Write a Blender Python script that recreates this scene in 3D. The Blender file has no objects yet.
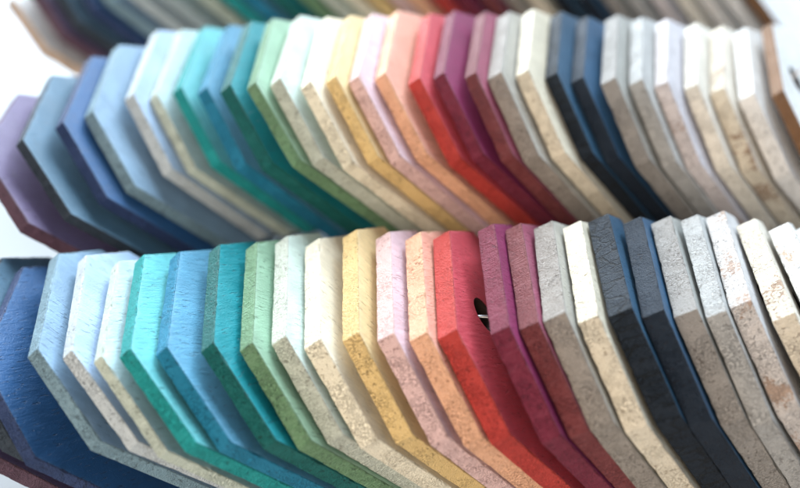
# Three rows of painted octagonal wood sample chips strung on wires above a white table.
import bpy, math, random
from mathutils import Vector, Matrix, Quaternion, noise

scene = bpy.context.scene
COL = scene.collection
random.seed(7)

# pose of every chip: row, number in row, centre of the front face (mm), orientation, thickness (mm)
# row, n, x, y, z (mm), quaternion, thickness (mm)
CHIPS = [
(0,1,-79.82,-18.78,30.42,0.7989,0.0787,0.4663,0.3718,3.76),
(0,2,-73.68,-18.29,33.08,0.8078,0.0770,0.4506,0.3722,3.20),
(0,3,-67.46,-21.58,33.67,0.8166,0.0786,0.4358,0.3703,2.97),
(0,4,-57.02,-19.70,37.58,0.7980,0.0690,0.4369,0.4094,3.10),
(0,5,-49.66,-21.04,38.86,0.7980,0.0596,0.4329,0.4150,2.89),
(0,6,-42.40,-24.08,39.43,0.8090,0.0565,0.4293,0.3974,2.48),
(0,7,-36.47,-23.88,41.31,0.8117,0.0530,0.4252,0.3969,3.20),
(0,8,-29.68,-22.81,40.36,0.8165,0.0660,0.4220,0.3886,3.30),
(0,9,-22.21,-21.07,39.53,0.8074,0.0879,0.4354,0.3884,3.43),
(0,10,-15.28,-19.94,37.99,0.8069,0.1056,0.4397,0.3800,3.45),
(0,11,-9.31,-17.83,37.17,0.8059,0.1158,0.4432,0.3750,3.87),
(0,12,-2.79,-18.51,36.53,0.8050,0.1187,0.4472,0.3713,4.22),
(0,13,4.58,-18.09,37.78,0.8051,0.1384,0.4496,0.3613,4.11),
(0,14,11.62,-20.03,38.52,0.8099,0.1317,0.4515,0.3506,3.99),
(0,15,18.31,-20.92,39.17,0.8133,0.1279,0.4501,0.3459,4.32),
(0,16,24.15,-21.58,39.62,0.8186,0.1263,0.4493,0.3347,4.42),
(0,17,32.22,-22.44,41.35,0.8039,0.1452,0.4693,0.3353,4.13),
(0,18,37.94,-21.43,40.10,0.8073,0.1403,0.4723,0.3247,4.05),
(0,19,43.95,-22.11,40.59,0.8196,0.1347,0.4734,0.2932,4.81),
(0,20,49.98,-21.72,40.05,0.8161,0.1422,0.4731,0.2998,4.42),
(0,21,56.05,-19.88,40.26,0.8125,0.1431,0.4762,0.3041,4.93),
(0,22,62.92,-20.31,39.38,0.8198,0.1489,0.4706,0.2904,4.49),
(0,23,69.68,-19.09,38.22,0.8197,0.1504,0.4697,0.2912,4.77),
(0,24,75.01,-19.55,38.81,0.8195,0.1614,0.4660,0.2918,4.05),
(0,25,81.64,-18.20,38.65,0.8325,0.1497,0.4565,0.2761,4.41),
(0,26,89.18,-19.35,37.99,0.8267,0.1437,0.4543,0.2993,4.57),
(0,27,96.65,-19.88,37.69,0.8209,0.1460,0.4508,0.3188,4.79),
(0,28,102.24,-19.71,37.50,0.8180,0.1463,0.4403,0.3400,3.71),
(1,1,-80.94,35.31,42.28,0.8324,0.0613,0.4014,0.3771,3.57),
(1,2,-72.87,40.15,43.40,0.8235,0.1003,0.4006,0.3890,2.73),
(1,3,-64.95,46.69,43.30,0.8260,0.1263,0.4020,0.3744,3.17),
(1,4,-59.22,52.31,42.73,0.8268,0.1403,0.3980,0.3719,3.35),
(1,5,-51.28,59.79,41.46,0.8251,0.1555,0.4076,0.3590,3.48),
(1,6,-45.21,61.78,40.41,0.8322,0.1599,0.3943,0.3555,3.03),
(1,7,-38.83,61.84,41.30,0.8363,0.1470,0.3981,0.3473,3.33),
(1,8,-30.72,56.12,44.99,0.8384,0.1502,0.3962,0.3428,3.66),
(1,9,-23.33,49.98,50.07,0.8400,0.1423,0.3923,0.3468,3.65),
(1,10,-16.22,46.71,53.43,0.8433,0.1337,0.3833,0.3522,3.04),
(1,11,-10.05,46.65,53.68,0.8492,0.1401,0.3837,0.3346,3.59),
(1,12,-3.21,45.26,53.58,0.8459,0.1477,0.3869,0.3361,3.45),
(1,13,2.47,46.35,53.22,0.8477,0.1411,0.3928,0.3275,3.33),
(1,14,7.98,46.66,53.17,0.8489,0.1486,0.3903,0.3239,3.39),
(1,15,14.14,48.78,52.43,0.8493,0.1540,0.3888,0.3222,3.47),
(1,16,22.42,48.52,51.51,0.8516,0.1597,0.3830,0.3201,3.69),
(1,17,28.03,48.55,51.70,0.8532,0.1599,0.3895,0.3079,3.37),
(1,18,34.77,47.80,50.93,0.8494,0.1673,0.4046,0.2946,3.32),
(1,19,40.89,48.04,50.52,0.8498,0.1690,0.4050,0.2919,4.14),
(1,20,47.43,50.60,49.45,0.8490,0.1743,0.4036,0.2933,3.70),
(1,21,55.07,53.39,46.75,0.8516,0.1775,0.3994,0.2895,3.50),
(1,22,62.20,53.83,44.92,0.8567,0.1790,0.3937,0.2812,3.53),
(1,23,69.47,52.62,45.47,0.8533,0.1920,0.3958,0.2799,4.10),
(1,24,75.85,52.55,44.60,0.8520,0.1939,0.4002,0.2762,3.76),
(1,25,82.63,53.50,43.05,0.8543,0.1986,0.3967,0.2710,3.67),
(1,26,91.30,55.37,40.30,0.8589,0.1965,0.3941,0.2613,3.77),
(1,27,99.13,55.96,39.03,0.8646,0.1962,0.3836,0.2586,4.08),
(1,28,106.34,55.60,39.12,0.8622,0.1959,0.3733,0.2808,4.20),
(1,29,113.60,56.24,40.24,0.8617,0.1956,0.3663,0.2916,3.21),
(2,0,-107.08,135.31,26.62,0.8360,0.0773,0.3821,0.3862,3.77),
(2,1,-101.09,138.32,30.15,0.8321,0.0898,0.3914,0.3826,3.59),
(2,2,-96.32,140.84,33.29,0.8294,0.1055,0.3967,0.3789,3.81),
(2,3,-90.71,143.87,36.47,0.8275,0.1214,0.4007,0.3740,3.57),
(2,4,-85.50,146.19,39.01,0.8280,0.1362,0.4008,0.3676,3.77),
(2,5,-78.64,148.27,41.01,0.8293,0.1464,0.4003,0.3615,3.64),
(2,6,-70.33,149.51,41.99,0.8316,0.1512,0.3984,0.3562,3.81),
(2,7,-60.19,150.37,42.27,0.8336,0.1501,0.3974,0.3532,3.56),
(2,8,-51.48,149.97,41.48,0.8369,0.1486,0.3940,0.3496,3.70),
(2,9,-43.24,149.36,40.65,0.8404,0.1461,0.3903,0.3465,3.75),
(2,10,-34.57,149.32,40.56,0.8431,0.1430,0.3882,0.3434,3.69),
(2,11,-26.09,149.42,40.61,0.8453,0.1416,0.3876,0.3394,3.63),
(2,12,-18.50,149.27,40.27,0.8470,0.1428,0.3872,0.3349,3.73),
(2,13,-11.11,149.44,40.26,0.8483,0.1449,0.3879,0.3302,3.66),
(2,14,-4.09,149.68,40.30,0.8493,0.1484,0.3884,0.3253,3.71),
(2,15,2.80,149.89,40.30,0.8502,0.1527,0.3891,0.3201,3.63),
(2,16,9.52,149.73,39.83,0.8510,0.1578,0.3902,0.3141,3.78),
(2,17,17.19,149.74,39.78,0.8510,0.1615,0.3939,0.3076,3.63),
(2,18,24.92,149.64,39.53,0.8508,0.1657,0.3976,0.3011,3.71),
(2,19,32.85,149.72,39.46,0.8507,0.1697,0.4002,0.2956,3.67),
(2,20,40.70,149.88,39.35,0.8511,0.1743,0.4009,0.2908,3.67),
(2,21,48.62,149.87,39.03,0.8520,0.1793,0.4002,0.2861,3.72),
(2,22,57.07,149.69,38.69,0.8529,0.1839,0.3994,0.2816,3.68),
(2,23,65.72,149.39,38.24,0.8537,0.1885,0.3985,0.2772,3.69),
(2,24,74.36,149.04,37.71,0.8548,0.1923,0.3971,0.2732,3.67),
(2,25,82.79,148.68,37.12,0.8565,0.1950,0.3943,0.2701,3.69),
(2,26,91.10,148.39,36.65,0.8585,0.1963,0.3898,0.2690,3.71),
(2,27,99.27,148.29,36.43,0.8604,0.1965,0.3841,0.2714,3.64),
(2,28,106.85,148.40,36.20,0.8618,0.1968,0.3768,0.2768,3.74),
(2,29,114.49,148.78,36.42,0.8624,0.1964,0.3702,0.2839,3.65),
(2,30,121.69,149.15,36.39,0.8630,0.1964,0.3634,0.2909,3.70),
]
KEY = 23.0; SIDE = 1.3; FILL = 17.0; WORLD = .22
# outline of a chip (mm), counter-clockwise seen from the front: long chamfers, short flats
W, H, CX, CY = 32.9, 32.45, 24.8, 21.53
POLY = [(-W+CX, H), (-W, H-CY), (-W, -H+CY), (-W+CX, -H), (W-CX, -H), (W, -H+CY), (W, H-CY), (W-CX, H)]
HOLE_R = 3.4
HOLES = {(0, 16): (-13.9, 12.6), (1, 29): (-13.0, 15.0), (0, 3): (-5.5, 7.0)}   # the others sit a little deeper


# ---------------------------------------------------------------- colours
def lin(c):
    return tuple((v/255/12.92 if v/255 <= .04045 else ((v/255+.055)/1.055)**2.4) for v in c) + (1.0,)

BROWN = (96, 62, 36); DARK = (48, 32, 26); RUST = (150, 84, 46); WOOD = (150, 98, 52)
# key: (name, face colour, edge colour, options)
P = {
 'white wood':   ('bare white and tan', (225, 222, 220), (196, 172, 150), dict(wear=.5, wearc=(190, 160, 130))),
 'plum':         ('plum purple', (102, 88, 124), (84, 58, 74), {}),
 'slate':        ('slate blue', (74, 110, 134), (42, 54, 66), {}),
 'cobalt':       ('cobalt blue', (40, 88, 138), (36, 56, 98), dict(stroke=0.0)),
 'dusty':        ('dusty grey-blue', (128, 158, 184), (116, 146, 160), dict(stroke=.9)),
 'sky':          ('pale sky blue', (164, 190, 220), (188, 198, 202), dict(stroke=.8)),
 'aqua':         ('very pale aqua', (182, 208, 212), (190, 202, 188), dict(pit=.5, pitc=(96, 104, 84))),
 'turquoise':    ('bright turquoise', (98, 184, 190), (6, 146, 146), {}),
 'cornflower':   ('cornflower blue', (90, 154, 186), (16, 118, 152), {}),
 'teal':         ('deep teal', (6, 140, 152), (0, 94, 90), dict(stroke=0.0)),
 'sage':         ('sage green', (146, 184, 156), (104, 142, 104), {}),
 'mint':         ('pale mint', (200, 218, 210), (194, 200, 186), dict(pit=.5, pitc=(110, 104, 90))),
 'ivory':        ('ivory cream', (240, 230, 206), (236, 228, 204), dict(pit=.45, pitc=(140, 124, 96), stroke=.8)),
 'straw':        ('straw yellow', (230, 204, 152), (222, 190, 128), dict(pit=.8, pitc=(70, 42, 20), stroke=.8)),
 'pink':         ('pale pink', (228, 200, 210), (222, 186, 182), dict(pit=.7, pitc=(122, 70, 66))),
 'peach':        ('soft peach', (236, 174, 152), (232, 176, 140), dict(pit=.45, pitc=(140, 82, 48))),
 'coral':        ('coral red', (208, 78, 90), (184, 56, 48), dict(pit=.45, pitc=(110, 30, 22))),
 'magenta':      ('deep magenta', (140, 48, 94), (114, 28, 52), dict(pit=.3, pitc=(60, 14, 26))),
 'mauve':        ('dusty mauve rose', (156, 80, 104), (114, 50, 52), dict(pit=.7, pitc=(78, 24, 32))),
 'grey':         ('light warm grey', (178, 176, 168), (146, 139, 131), dict(pit=.7, pitc=(70, 56, 46))),
 'cream':        ('warm cream', (228, 220, 198), (220, 211, 190), dict(pit=.35, pitc=(132, 104, 64))),
 'navy':         ('dark slate navy', (50, 90, 120), (10, 24, 38), dict(crack=1.0)),
 'midnight':     ('smooth midnight blue', (46, 90, 126), (10, 26, 42), dict(pit=.3, pitc=(40, 30, 28))),
 'taupe':        ('pale taupe grey', (176, 178, 174), (144, 140, 135), dict(pit=.4, pitc=(72, 60, 50))),
 'silver':       ('silvery grey', (190, 194, 194), (166, 166, 164), dict(pit=.5, pitc=(92, 86, 78))),
 'rust':         ('rust-stained white', (216, 218, 222), (202, 196, 192), dict(wear=.62, wearc=(158, 130, 110))),
 'worn':         ('brown-worn white', (226, 220, 208), (214, 204, 184), dict(wear=.66, wearc=(140, 106, 80), pit=.5, pitc=(100, 70, 50))),
 'chalk':        ('chalky white', (230, 230, 228), (226, 222, 216), dict(wear=.3, wearc=(180, 150, 120))),
 'snow':         ('clean snow white', (234, 234, 232), (230, 228, 224), {}),
 'wood':         ('brown-edged white', (236, 238, 238), (124, 88, 56), dict(wear=.2, wearc=(92, 58, 30), pit=.5, pitc=(80, 48, 24))),
 'lilac grey':   ('lilac-tinted grey', (212, 212, 222), (206, 198, 198), dict(wear=.4, wearc=(168, 140, 124))),
 'bone':         ('bone white', (232, 230, 222), (226, 220, 206), {}),
 'mist':         ('misty blue-grey', (180, 194, 200), (176, 190, 194), {}),
 'fog':          ('fog grey-green', (160, 178, 180), (162, 178, 182), {}),
 'celadon':      ('greyish celadon', (180, 196, 182), (178, 190, 176), {}),
}
base = ['plum', 'slate', 'cobalt', 'dusty', 'sky', 'aqua', 'turquoise', 'cornflower', 'teal', 'sage', 'mint', 'ivory',
        'straw', 'pink', 'peach', 'coral', 'magenta', 'mauve', 'grey', 'cream', 'navy', 'midnight', 'taupe', 'silver']
ORDER = {0: dict(zip(range(1, 29), base + ['rust', 'worn', 'chalk', 'snow'])),
         1: dict(zip(range(1, 30), base + ['lilac grey', 'bone', 'worn', 'snow', 'wood'])),
         2: dict(zip(range(0, 31), ['white wood', 'plum', 'slate', 'cobalt', 'dusty', 'mist', 'fog', 'celadon', 'turquoise',
                 'cornflower', 'teal', 'sage', 'mint', 'ivory', 'straw', 'pink', 'peach', 'coral', 'magenta', 'mauve', 'grey',
                 'cream', 'navy', 'midnight', 'taupe', 'silver', 'lilac grey', 'bone', 'chalk', 'snow', 'wood']))}

# ---------------------------------------------------------------- node helpers
class NT:
    def __init__(s, tree): s.t = tree; s.n = tree.nodes; s.l = tree.links
    def put(s, sock, v):
        if isinstance(v, bpy.types.NodeSocket): s.l.new(v, sock)
        elif v is not None: sock.default_value = v
    def node(s, typ, **kw):
        n = s.n.new(typ)
        for k, v in kw.items(): setattr(n, k, v)
        return n
    def math(s, op, a, b=None, c=None, clamp=False):
        n = s.node('ShaderNodeMath', operation=op, use_clamp=clamp)
        for i, v in enumerate((a, b, c)):
            if v is not None: s.put(n.inputs[i], v)
        return n.outputs[0]
    def vmath(s, op, a, b=None):
        n = s.node('ShaderNodeVectorMath', operation=op)
        s.put(n.inputs[0], a)
        if b is not None: s.put(n.inputs[1], b)
        return n.outputs[0]
    def noise(s, vec, scale, detail=3, rough=.55, dist=0.0):
        n = s.node('ShaderNodeTexNoise'); s.put(n.inputs['Vector'], vec)
        n.inputs['Scale'].default_value = scale; n.inputs['Detail'].default_value = detail
        n.inputs['Roughness'].default_value = rough; n.inputs['Distortion'].default_value = dist
        return n.outputs['Fac']
    def ramp(s, v, a, b, lo=0.0, hi=1.0):
        n = s.node('ShaderNodeMapRange'); n.interpolation_type = 'SMOOTHSTEP'
        s.put(n.inputs[0], v); s.put(n.inputs[1], a); s.put(n.inputs[2], b); s.put(n.inputs[3], lo); s.put(n.inputs[4], hi)
        return n.outputs[0]
    def mix(s, f, a, b, mode='MIX'):
        n = s.node('ShaderNodeMix', data_type='RGBA', blend_type=mode)
        s.put(n.inputs[0], f); s.put(n.inputs[6], a); s.put(n.inputs[7], b)
        return n.outputs[2]
    def mapping(s, vec, rot=(0, 0, 0), scale=(1, 1, 1)):
        n = s.node('ShaderNodeMapping'); s.put(n.inputs[0], vec)
        s.put(n.inputs['Rotation'], rot); n.inputs['Scale'].default_value = scale
        return n.outputs[0]

def new_group(name, ins):
    g = bpy.data.node_groups.new(name, 'ShaderNodeTree')
    for nm, typ, dv in ins:
        s = g.interface.new_socket(name=nm, in_out='INPUT', socket_type=typ)
        s.default_value = dv
    g.interface.new_socket(name='Shader', in_out='OUTPUT', socket_type='NodeSocketShader')
    t = NT(g); gi = t.node('NodeGroupInput'); go = t.node('NodeGroupOutput')
    return g, t, gi.outputs, go.inputs[0]

F_, C_, V_ = 'NodeSocketFloat', 'NodeSocketColor', 'NodeSocketVector'
INS = [('Colour', C_, (.5, .5, .5, 1)), ('Undercoat', C_, (.8, .8, .8, 1)), ('Offset', V_, (0, 0, 0)), ('Pits', F_, .5), ('Pit Colour', C_, (.1, .05, .03, 1)),
       ('Wear', F_, 0.0), ('Wear Colour', C_, (.3, .2, .1, 1)), ('Stroke Angle', V_, (0, 0, 0)), ('Crack', F_, 0.0), ('Ribs', F_, 0.0)]

def coords(t, gi):
    tc = t.node('ShaderNodeTexCoord').outputs['Object']
    p = t.vmath('SCALE', tc); p.node.inputs['Scale'].default_value = 1000.0
    return p, t.vmath('ADD', p, gi['Offset'])

def hsv(t, col, v):
    n = t.node('ShaderNodeHueSaturation'); t.put(n.inputs['Color'], col); t.put(n.inputs['Value'], v); return n.outputs[0]

def finish(t, out, col, rough, height, spec=.5):
    b = t.node('ShaderNodeBump'); b.inputs['Strength'].default_value = 1.0; b.inputs['Distance'].default_value = .001
    t.put(b.inputs['Height'], height)
    s = t.node('ShaderNodeBsdfPrincipled')
    t.put(s.inputs['Base Color'], col); t.put(s.inputs['Roughness'], rough); t.put(s.inputs['Normal'], b.outputs[0])
    s.inputs['Specular IOR Level'].default_value = spec
    t.l.new(s.outputs[0], out)

# rough cut edge of the board under brushed paint
GE, t, gi, out = new_group('rough_painted_edge', INS)
p, q = coords(t, gi)
fine = t.noise(q, 3.4, 3, .65)
mid = t.noise(q, 1.1, 4, .6, .6)
big = t.noise(q, .16, 3, .6)
grain = t.noise(t.mapping(q, (0, 0, 0), (1, 1, .45)), 2.2, 2, .6)
patch = t.noise(q, .11, 2, .5)
# pits and torn fibres gathered in bands
pz = t.ramp(patch, .36, .62)
thr = t.math('SUBTRACT', .50, t.math('MULTIPLY', t.math('MULTIPLY', gi['Pits'], pz), .13))
pit = t.math('SUBTRACT', 1.0, t.ramp(mid, t.math('SUBTRACT', thr, .11), t.math('SUBTRACT', thr, .075)))
pit = t.math('MULTIPLY', pit, t.ramp(gi['Pits'], 0.0, .15), clamp=True)
pit = t.math('MULTIPLY', pit, t.ramp(grain, .40, .56))
col = hsv(t, gi['Colour'], t.ramp(big, .3, .7, .86, 1.12))
sand = t.noise(t.mapping(q, (0, 0, 0), (1.25, 1.25, .7)), 3.0, 2, .7)
rib = t.noise(t.mapping(q, (0, 0, 0), (1, 1, .13)), 2.3, 3, .6)
col = t.mix(t.math('MULTIPLY', t.ramp(rib, .5, .64), t.math('MULTIPLY', gi['Ribs'], .35)), col, gi['Undercoat'])
col = t.mix(t.ramp(fine, .48, .66, 0, .42), col, gi['Undercoat'])
col = t.mix(t.math('MULTIPLY', t.math('SUBTRACT', 1.0, t.ramp(sand, .36, .46)), t.math('MULTIPLY', t.math('ADD', gi['Pits'], .15), t.ramp(big, .44, .62, .02, .55)), clamp=True), col, gi['Pit Colour'])
wm = t.math('MULTIPLY', t.ramp(t.math('ADD', patch, t.math('MULTIPLY', t.math('SUBTRACT', mid, .5), .8)), t.math('SUBTRACT', .86, t.math('MULTIPLY', gi['Wear'], .46)), t.math('SUBTRACT', .93, t.math('MULTIPLY', gi['Wear'], .46))), t.ramp(gi['Wear'], 0.0, .1), clamp=True)
col = t.mix(t.math('MULTIPLY', wm, .8), col, hsv(t, gi['Wear Colour'], t.ramp(fine, .3, .7, .7, 1.3)))
geo = t.node('ShaderNodeAttribute', attribute_name='rim', attribute_type='GEOMETRY').outputs['Fac']
col = t.mix(t.math('MULTIPLY', geo, t.ramp(mid, .42, .60, .02, .28)), col, gi['Undercoat'])
col = t.mix(t.math('MULTIPLY', pit, .62), col, gi['Pit Colour'])
# dry cracks
vor = t.node('ShaderNodeTexVoronoi', feature='DISTANCE_TO_EDGE'); t.put(vor.inputs['Vector'], t.vmath('ADD', t.mapping(q, (0, 0, .4), (.9, 1.5, .5)), t.vmath('SCALE', t.node('ShaderNodeTexNoise').outputs['Color'])))
vor.inputs['Scale'].default_value = .33
crack = t.math('MULTIPLY', t.math('MULTIPLY', t.math('SUBTRACT', 1.0, t.ramp(vor.outputs['Distance'], .02, .07)), gi['Crack']), t.ramp(big, .36, .46))
col = t.mix(t.math('MULTIPLY', crack, .85), col, gi['Pit Colour'])
h = t.math('ADD', t.math('MULTIPLY', fine, .30), t.math('MULTIPLY', mid, .22))
h = t.math('ADD', h, t.math('MULTIPLY', t.ramp(sand, .34, .56), t.ramp(big, .38, .6, .06, .34)))
h = t.math('ADD', h, t.math('MULTIPLY', big, .12))
h = t.math('SUBTRACT', h, t.math('MULTIPLY', pit, .14))
h = t.math('SUBTRACT', h, t.math('MULTIPLY', wm, .05))
h = t.math('ADD', h, t.math('MULTIPLY', t.math('MULTIPLY', rib, gi['Ribs']), .5))
h = t.math('SUBTRACT', h, t.math('MULTIPLY', crack, .32))
finish(t, out, col, t.ramp(fine, .3, .7, .5, .72), h, .36)

# brushed chalky face
GF, t, gi, out = new_group('brushed_painted_face', INS)
p, q = coords(t, gi)
m1 = t.node('ShaderNodeMapping'); t.put(m1.inputs[0], q); t.put(m1.inputs['Rotation'], gi['Stroke Angle']); m1.inputs['Scale'].default_value = (.22, 1.5, 1)
r1 = t.node('ShaderNodeVectorRotate', rotation_type='Z_AXIS'); t.put(r1.inputs['Vector'], q)
sx = t.node('ShaderNodeSeparateXYZ'); t.put(sx.inputs[0], gi['Stroke Angle']); t.put(r1.inputs['Angle'], sx.outputs[2])
m2 = t.mapping(r1.outputs[0], (0, 0, 0), (.2, 1.5, 1))
stroke = t.noise(m2, 1.0, 4, .62, .12)
dash = t.noise(t.mapping(r1.outputs[0], (0, 0, 0), (.42, 2.4, 1)), .75, 2, .55, .15)
fine = t.noise(q, 2.4, 3, .6)
big = t.noise(q, .12, 3, .6)
gouge = t.math('MULTIPLY', t.math('SUBTRACT', 1.0, t.ramp(dash, .33, .375)), t.ramp(big, .36, .52))
col = hsv(t, gi['Colour'], t.math('MULTIPLY', t.ramp(big, .3, .7, .90, 1.08), t.ramp(stroke, .3, .7, .94, 1.06)))
col = t.mix(t.ramp(stroke, .58, .74, 0, .15), col, gi['Undercoat'])
geo = t.node('ShaderNodeAttribute', attribute_name='rim', attribute_type='GEOMETRY').outputs['Fac']
rimw = t.math('MULTIPLY', geo, t.ramp(fine, .40, .58, .0, .4))
col = t.mix(rimw, col, gi['Undercoat'])
wm = t.math('MULTIPLY', t.ramp(big, t.math('SUBTRACT', 1.0, t.math('MULTIPLY', gi['Wear'], .45)), t.math('SUBTRACT', 1.04, t.math('MULTIPLY', gi['Wear'], .45))), t.ramp(gi['Wear'], 0., .1))
col = t.mix(t.math('MULTIPLY', wm, .7), col, gi['Wear Colour'])
col = t.mix(t.math('MULTIPLY', gouge, .35), col, gi['Pit Colour'])
h = t.math('ADD', t.math('MULTIPLY', stroke, .09), t.math('MULTIPLY', fine, .10))
h = t.math('ADD', h, t.math('MULTIPLY', big, .12))
h = t.math('SUBTRACT', h, t.math('MULTIPLY', gouge, .11))
finish(t, out, col, t.ramp(stroke, .3, .7, .42, .6), h, .5)

MATS = {}
def chip_mats(key):
    if key in MATS: return MATS[key]
    nm, fc, ec, o = P[key]
    res = []
    for kind, grp, c in (('face', GF, fc), ('edge', GE, ec)):
        m = bpy.data.materials.new(key.replace(' ', '_') + '_' + kind); m.use_nodes = True
        nt = m.node_tree; nt.nodes.clear()
        g = nt.nodes.new('ShaderNodeGroup'); g.node_tree = grp
        mo = nt.nodes.new('ShaderNodeOutputMaterial'); nt.links.new(g.outputs[0], mo.inputs[0])
        g.inputs['Colour'].default_value = lin(c)
        g.inputs['Undercoat'].default_value = lin(tuple(int(v + (255-v)*(.34 if kind == 'edge' else .42)*(.2+.8*sum(c)/765)) for v in c))
        rnd = random.Random(key + kind)
        g.inputs['Offset'].default_value = [rnd.uniform(-400, 400) for _ in range(3)]
        g.inputs['Pits'].default_value = o.get('pit', .25)
        g.inputs['Pit Colour'].default_value = lin(o.get('pitc', tuple(int(v*.45) for v in ec)))
        g.inputs['Wear'].default_value = o.get('wear', 0.0)
        g.inputs['Wear Colour'].default_value = lin(o.get('wearc', (120, 90, 60)))
        g.inputs['Stroke Angle'].default_value = (0, 0, o.get('stroke', rnd.uniform(.12, .36)))
        g.inputs['Ribs'].default_value = rnd.choice((0.0, .25, .6, 1.0))
        g.inputs['Crack'].default_value = o.get('crack', 0.0)
        res.append(m)
    MATS[key] = res
    return res

# ---------------------------------------------------------------- chip mesh
def inset_poly(o):
    n = len(POLY); L = []
    for i in range(n):
        a = Vector(POLY[i]); b = Vector(POLY[(i+1) % n]); d = (b-a).normalized(); nn = Vector((-d.y, d.x))   # inward for ccw
        L.append((a+nn*o, d))
    out = []
    for i in range(n):
        p1, d1 = L[i-1]; p2, d2 = L[i]
        den = d1.x*d2.y-d1.y*d2.x; w = p2-p1
        s = (w.x*d2.y-w.y*d2.x)/den
        out.append(p1+d1*s)
    return out

def ring(o, step):
    v = inset_poly(o); n = len(v); pts = []
    for i in range(n):
        a, b = v[i], v[(i+1) % n]
        a0, b0 = Vector(POLY[i]), Vector(POLY[(i+1) % n])
        ln = (b0-a0).length; k = max(4, int(round(ln/step))); e = .12/ln
        for j in range(k+1):
            pts.append(a.lerp(b, e+(1-2*e)*j/k))
    return pts

def chip_mesh(th, seed, step, nface, nedge, mats, HOLE):
    off = Vector((seed*13.7, seed*5.1, seed*9.3))
    fr = noise.fractal
    rings = []            # (points, z, kind)
    outer = ring(0, step); n = len(outer)
    cen = Vector(HOLE)
    hole = []
    for q in outer:
        d = (q-cen).normalized(); hole.append(cen+d*HOLE_R)
    nrm = []
    for i in range(n):
        d = (outer[(i+1) % n]-outer[i-1]).normalized(); nrm.append(Vector((d.y, -d.x)))
    i0 = ring(.26, step); i1 = ring(.07, step); i2 = ring(1.2, step)
    R = [(hole, -th, 'b')]
    for j in range(3, 0, -1):
        R.append(([h.lerp(q, 1-j/4) for h, q in zip(hole, i2)], -th, 'b'))
    R += [(i2, -th, 'b'), (i0, -th, 'r'), (i1, -th+.08, 'r')]
    for j in range(nedge+1):
        R.append((outer, -th+.26+(th-.52)*j/nedge, 'e'))
    R += [(i1, -.08, 'r'), (i0, 0, 'r'), (i2, 0, 'f')]
    for j in range(1, nface):
        R.append(([q.lerp(h, (j/nface)**.9) for h, q in zip(hole, i2)], 0, 'f'))
    R += [([h.lerp(q, .03) for h, q in zip(hole, i2)], 0, 'f'), (hole, -.25, 'h'), (hole, -th/2, 'h')]
    verts = []; rim = []
    for ri, (pts, z, kind) in enumerate(R):
        for i, q in enumerate(pts):
            x, y = q; zz = z
            v3 = Vector((x, y, z))
            a = fr(v3*.10+off, 1.0, 2.0, 3)          # slow waviness of the cut
            if kind in 'er':
                b = fr(v3*.55+off*2, .9, 2.0, 3)
                dd = a*.035+b*(.045 if kind == 'e' else .035)
                if kind == 'r':                      # nibbled arris
                    c = fr(v3*.35+off*3, 1.0, 2.0, 3)
                    if c > .22: dd -= (c-.22)*.7; zz += (-.3 if z > -th/2 else .3)*(c-.22)
                x += nrm[i].x*dd; y += nrm[i].y*dd
            if kind in 'f':
                zz += fr(Vector((x, y, 0))*.12+off, 1., 2., 3)*.05
            if kind == 'h' or pts is hole:
                pass
            verts.append((x*.001, y*.001, zz*.001))
            rim.append(1.0 if kind == 'r' else 0.0)
    nr = len(R)
    f0 = max(i for i in range(nr) if R[i][2] == 'r')             # last ring of the arris: the painted face starts here
    f1 = max(i for i in range(nr) if R[i][2] == 'f')
    res = []
    for name, span, m in (('painted_face', list(range(f0, f1+1)), mats[0]), ('board', list(range(f1, nr))+list(range(0, f0+1)), mats[1])):
        vv = []; rr = []; faces = []
        for a in span: vv += verts[a*n:(a+1)*n]; rr += rim[a*n:(a+1)*n]
        for a in range(len(span)-1):
            for i in range(n):
                j = (i+1) % n
                faces.append((a*n+i, a*n+j, (a+1)*n+j, (a+1)*n+i))
        me = bpy.data.meshes.new(name)
        me.from_pydata(vv, [], faces)
        me.polygons.foreach_set('use_smooth', [True]*len(faces))
        at = me.attributes.new('rim', 'FLOAT', 'POINT'); at.data.foreach_set('value', rr)
        me.materials.append(m)
        if name == 'board':
            me.materials.append(RAW)
            mi = [1 if R[span[a]][2] == 'h' or R[span[a+1]][2] == 'h' else 0 for a in range(len(span)-1) for i in range(n)]
            me.polygons.foreach_set('material_index', mi)
        me.update(); me.set_sharp_from_angle(angle=math.radians(17))
        res.append(me)
    return res

RAW = bpy.data.materials.new('shaded_hole_fibre'); RAW.use_nodes = True  # raw board brown, its colour darkened for the shade inside the holes
rt = NT(RAW.node_tree); rb = RAW.node_tree.nodes['Principled BSDF']; rb.inputs['Roughness'].default_value = .9
rn = rt.noise(rt.node('ShaderNodeTexCoord').outputs['Object'], 1500, 3)
rt.put(rb.inputs['Base Color'], rt.mix(rn, lin((34, 24, 20)), lin((58, 42, 34))))

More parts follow.
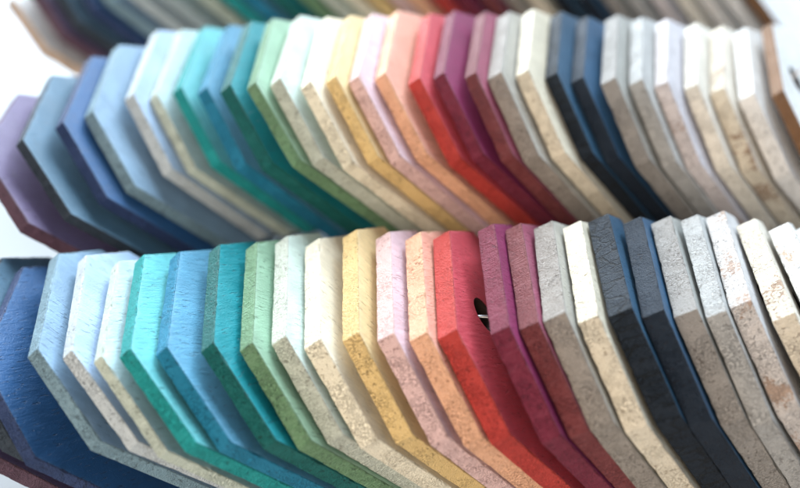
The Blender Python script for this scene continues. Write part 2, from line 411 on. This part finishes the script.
ROWN = {0: 'front', 1: 'middle', 2: 'back'}
GROUP = {0: 'painted wood chips strung in the sharp front row', 1: 'painted wood chips strung in the middle row',
         2: 'painted wood chips strung in the blurred back row'}
wire_pts = {0: [], 1: [], 2: []}
for (r, k, x, y, z, qw, qx, qy, qz, th) in CHIPS:
    key = ORDER[r][k]; nm = P[key][0]
    mats = chip_mats(key)
    step, nf, ne = {0: (.9, 12, 7), 1: (1.8, 7, 4), 2: (2.6, 5, 3)}[r]
    hole = HOLES.get((r, k), (-10.5, 11.0))
    o = bpy.data.objects.new('sample_chip', None); COL.objects.link(o); o.empty_display_size = .01
    for me in chip_mesh(th, r*40+k+1, step, nf, ne, mats, hole):
        c = bpy.data.objects.new(me.name.split('.')[0], me); COL.objects.link(c); c.parent = o
    o.rotation_mode = 'QUATERNION'; o.rotation_quaternion = Quaternion((qw, qx, qy, qz)); o.location = (x*.001, y*.001, z*.001)
    prev = ORDER[r].get(k-1)
    if prev: lab = f"{nm} octagonal chip in the {ROWN[r]} row, right of the {P[prev][0]} one"
    else: lab = f"{nm} octagonal wood chip, leftmost of the {ROWN[r]} row"
    o['label'] = lab; o['category'] = 'sample chip'; o['group'] = GROUP[r]
    Rm = o.rotation_quaternion.to_matrix()
    wire_pts[r].append(Vector(o.location) + Rm @ Vector((hole[0]*.001-.0004, hole[1]*.001+.0004, -th*.0005)))

# ---------------------------------------------------------------- wires through the holes
mw = bpy.data.materials.new('steel_wire'); mw.use_nodes = True
b = mw.node_tree.nodes['Principled BSDF']; b.inputs['Metallic'].default_value = 1; b.inputs['Base Color'].default_value = (.42, .42, .43, 1)
nz = mw.node_tree.nodes.new('ShaderNodeTexNoise'); nz.inputs['Scale'].default_value = 900
mr = mw.node_tree.nodes.new('ShaderNodeMapRange'); mr.inputs[3].default_value = .18; mr.inputs[4].default_value = .38
mw.node_tree.links.new(nz.outputs['Fac'], mr.inputs[0]); mw.node_tree.links.new(mr.outputs[0], b.inputs['Roughness'])
def tube(name, pts, rad, seg=12):
    V = []; F = []; up = Vector((0, 0, 1))
    for i, p in enumerate(pts):
        d = (pts[min(i+1, len(pts)-1)]-pts[max(i-1, 0)]).normalized()
        a = d.cross(up).normalized(); c = a.cross(d)
        for s in range(seg):
            an = 2*math.pi*s/seg; V.append(p+a*math.cos(an)*rad+c*math.sin(an)*rad)
    for i in range(len(pts)-1):
        for s in range(seg):
            s2 = (s+1) % seg; F.append((i*seg+s, i*seg+s2, (i+1)*seg+s2, (i+1)*seg+s))
    F.append(tuple(range(seg))); F.append(tuple(range((len(pts)-1)*seg, len(pts)*seg))[::-1])
    me = bpy.data.meshes.new(name); me.from_pydata([tuple(v) for v in V], [], F); me.polygons.foreach_set('use_smooth', [True]*len(F))
    me.materials.append(mw); me.update()
    o = bpy.data.objects.new(name, me); COL.objects.link(o); return o
for r, pts in wire_pts.items():
    pts = [pts[0]+(pts[0]-pts[1])*.35] + pts + [pts[-1]+(pts[-1]-pts[-2])*.6]
    sm = []
    for i in range(len(pts)-1):
        p0, p1, p2, p3 = pts[max(i-1, 0)], pts[i], pts[i+1], pts[min(i+2, len(pts)-1)]
        for j in range(8):
            u = j/8
            sm.append(.5*((2*p1)+(p2-p0)*u+(2*p0-5*p1+4*p2-p3)*u*u+(3*p1-p0-3*p2+p3)*u**3))
    sm.append(pts[-1])
    o = tube('wire', sm, .00042)
    o['label'] = f"thin steel wire threaded through the holes of the {ROWN[r]} row of chips"
    o['category'] = 'wire'

# ---------------------------------------------------------------- white table
mt = bpy.data.materials.new('white_table'); mt.use_nodes = True
b = mt.node_tree.nodes['Principled BSDF']; b.inputs['Roughness'].default_value = .6
tt = NT(mt.node_tree); tc = tt.node('ShaderNodeTexCoord').outputs['Object']
nn = tt.noise(tc, 30, 4, .6)
tt.put(b.inputs['Base Color'], tt.mix(nn, (.32, .36, .40, 1), (.36, .40, .44, 1)))
bp = tt.node('ShaderNodeBump'); bp.inputs['Strength'].default_value = .3; bp.inputs['Distance'].default_value = .0003
tt.put(bp.inputs['Height'], tt.noise(tc, 900, 2)); tt.put(b.inputs['Normal'], bp.outputs[0])
S = 3.0; nv = 24
V = [(-S+2*S*i/nv, -S+2*S*j/nv, 0) for j in range(nv+1) for i in range(nv+1)]
F = [(j*(nv+1)+i, j*(nv+1)+i+1, (j+1)*(nv+1)+i+1, (j+1)*(nv+1)+i) for j in range(nv) for i in range(nv)]
me = bpy.data.meshes.new('table_surface'); me.from_pydata(V, [], F); me.materials.append(mt)
o = bpy.data.objects.new('table_surface', me); COL.objects.link(o); o['kind'] = 'structure'
o['label'] = 'bright white table surface under the rows of chips'; o['category'] = 'table'

# ---------------------------------------------------------------- camera
cam = bpy.data.cameras.new('camera'); co = bpy.data.objects.new('camera', cam); COL.objects.link(co)
cam.sensor_width = 36; cam.lens = 964.33/800*36; cam.clip_start = .005; cam.clip_end = 50
MR = Matrix(((0.999688, 0.017848, 0.017498), (0, 0.700071, -0.714073), (-0.024995, 0.71385, 0.699853)))
co.matrix_world = Matrix.Translation((0, -.15353, .20519)) @ MR.to_4x4()
cam.dof.use_dof = True; cam.dof.focus_distance = .196; cam.dof.aperture_fstop = 6.6
scene.camera = co

# ---------------------------------------------------------------- light
def area(name, cdir, dist, size, power, color, target=(0, .05, .03), spread=math.pi):
    d = (MR @ Vector(cdir)).normalized()
    l = bpy.data.lights.new(name, 'AREA'); l.shape = 'RECTANGLE'; l.size = size[0]; l.size_y = size[1]; l.energy = power; l.color = color
    ob = bpy.data.objects.new(name, l); COL.objects.link(ob)
    ob.location = Vector(target)+d*dist
    ob.rotation_euler = (-d).to_track_quat('-Z', 'Y').to_euler()
    return ob
area('window_light', (.22, .94, -.22), 1.1, (.8, .6), KEY, (.78, .90, 1.0))
area('side_sheen_light', (-.40, .85, -.36), 1.1, (.7, .7), KEY*SIDE, (.78, .90, 1.0))  # second cool lamp out of view, added for sheen on the upper edges
area('warm_fill_light', (-.33, -.12, .93), 1.3, (1.0, 1.0), FILL, (1.0, .84, .68))  # unseen warm fill, added to lift the camera-facing and lower edges
w = bpy.data.worlds.new('World'); scene.world = w; w.use_nodes = True
w.node_tree.nodes['Background'].inputs[0].default_value = (.74, .85, 1, 1); w.node_tree.nodes['Background'].inputs[1].default_value = WORLD
scene.view_settings.view_transform = 'Standard'; scene.view_settings.look = 'None'
scene.view_settings.exposure = .32; scene.view_settings.gamma = 1
scene.render.resolution_x = 1024; scene.render.resolution_y = 625
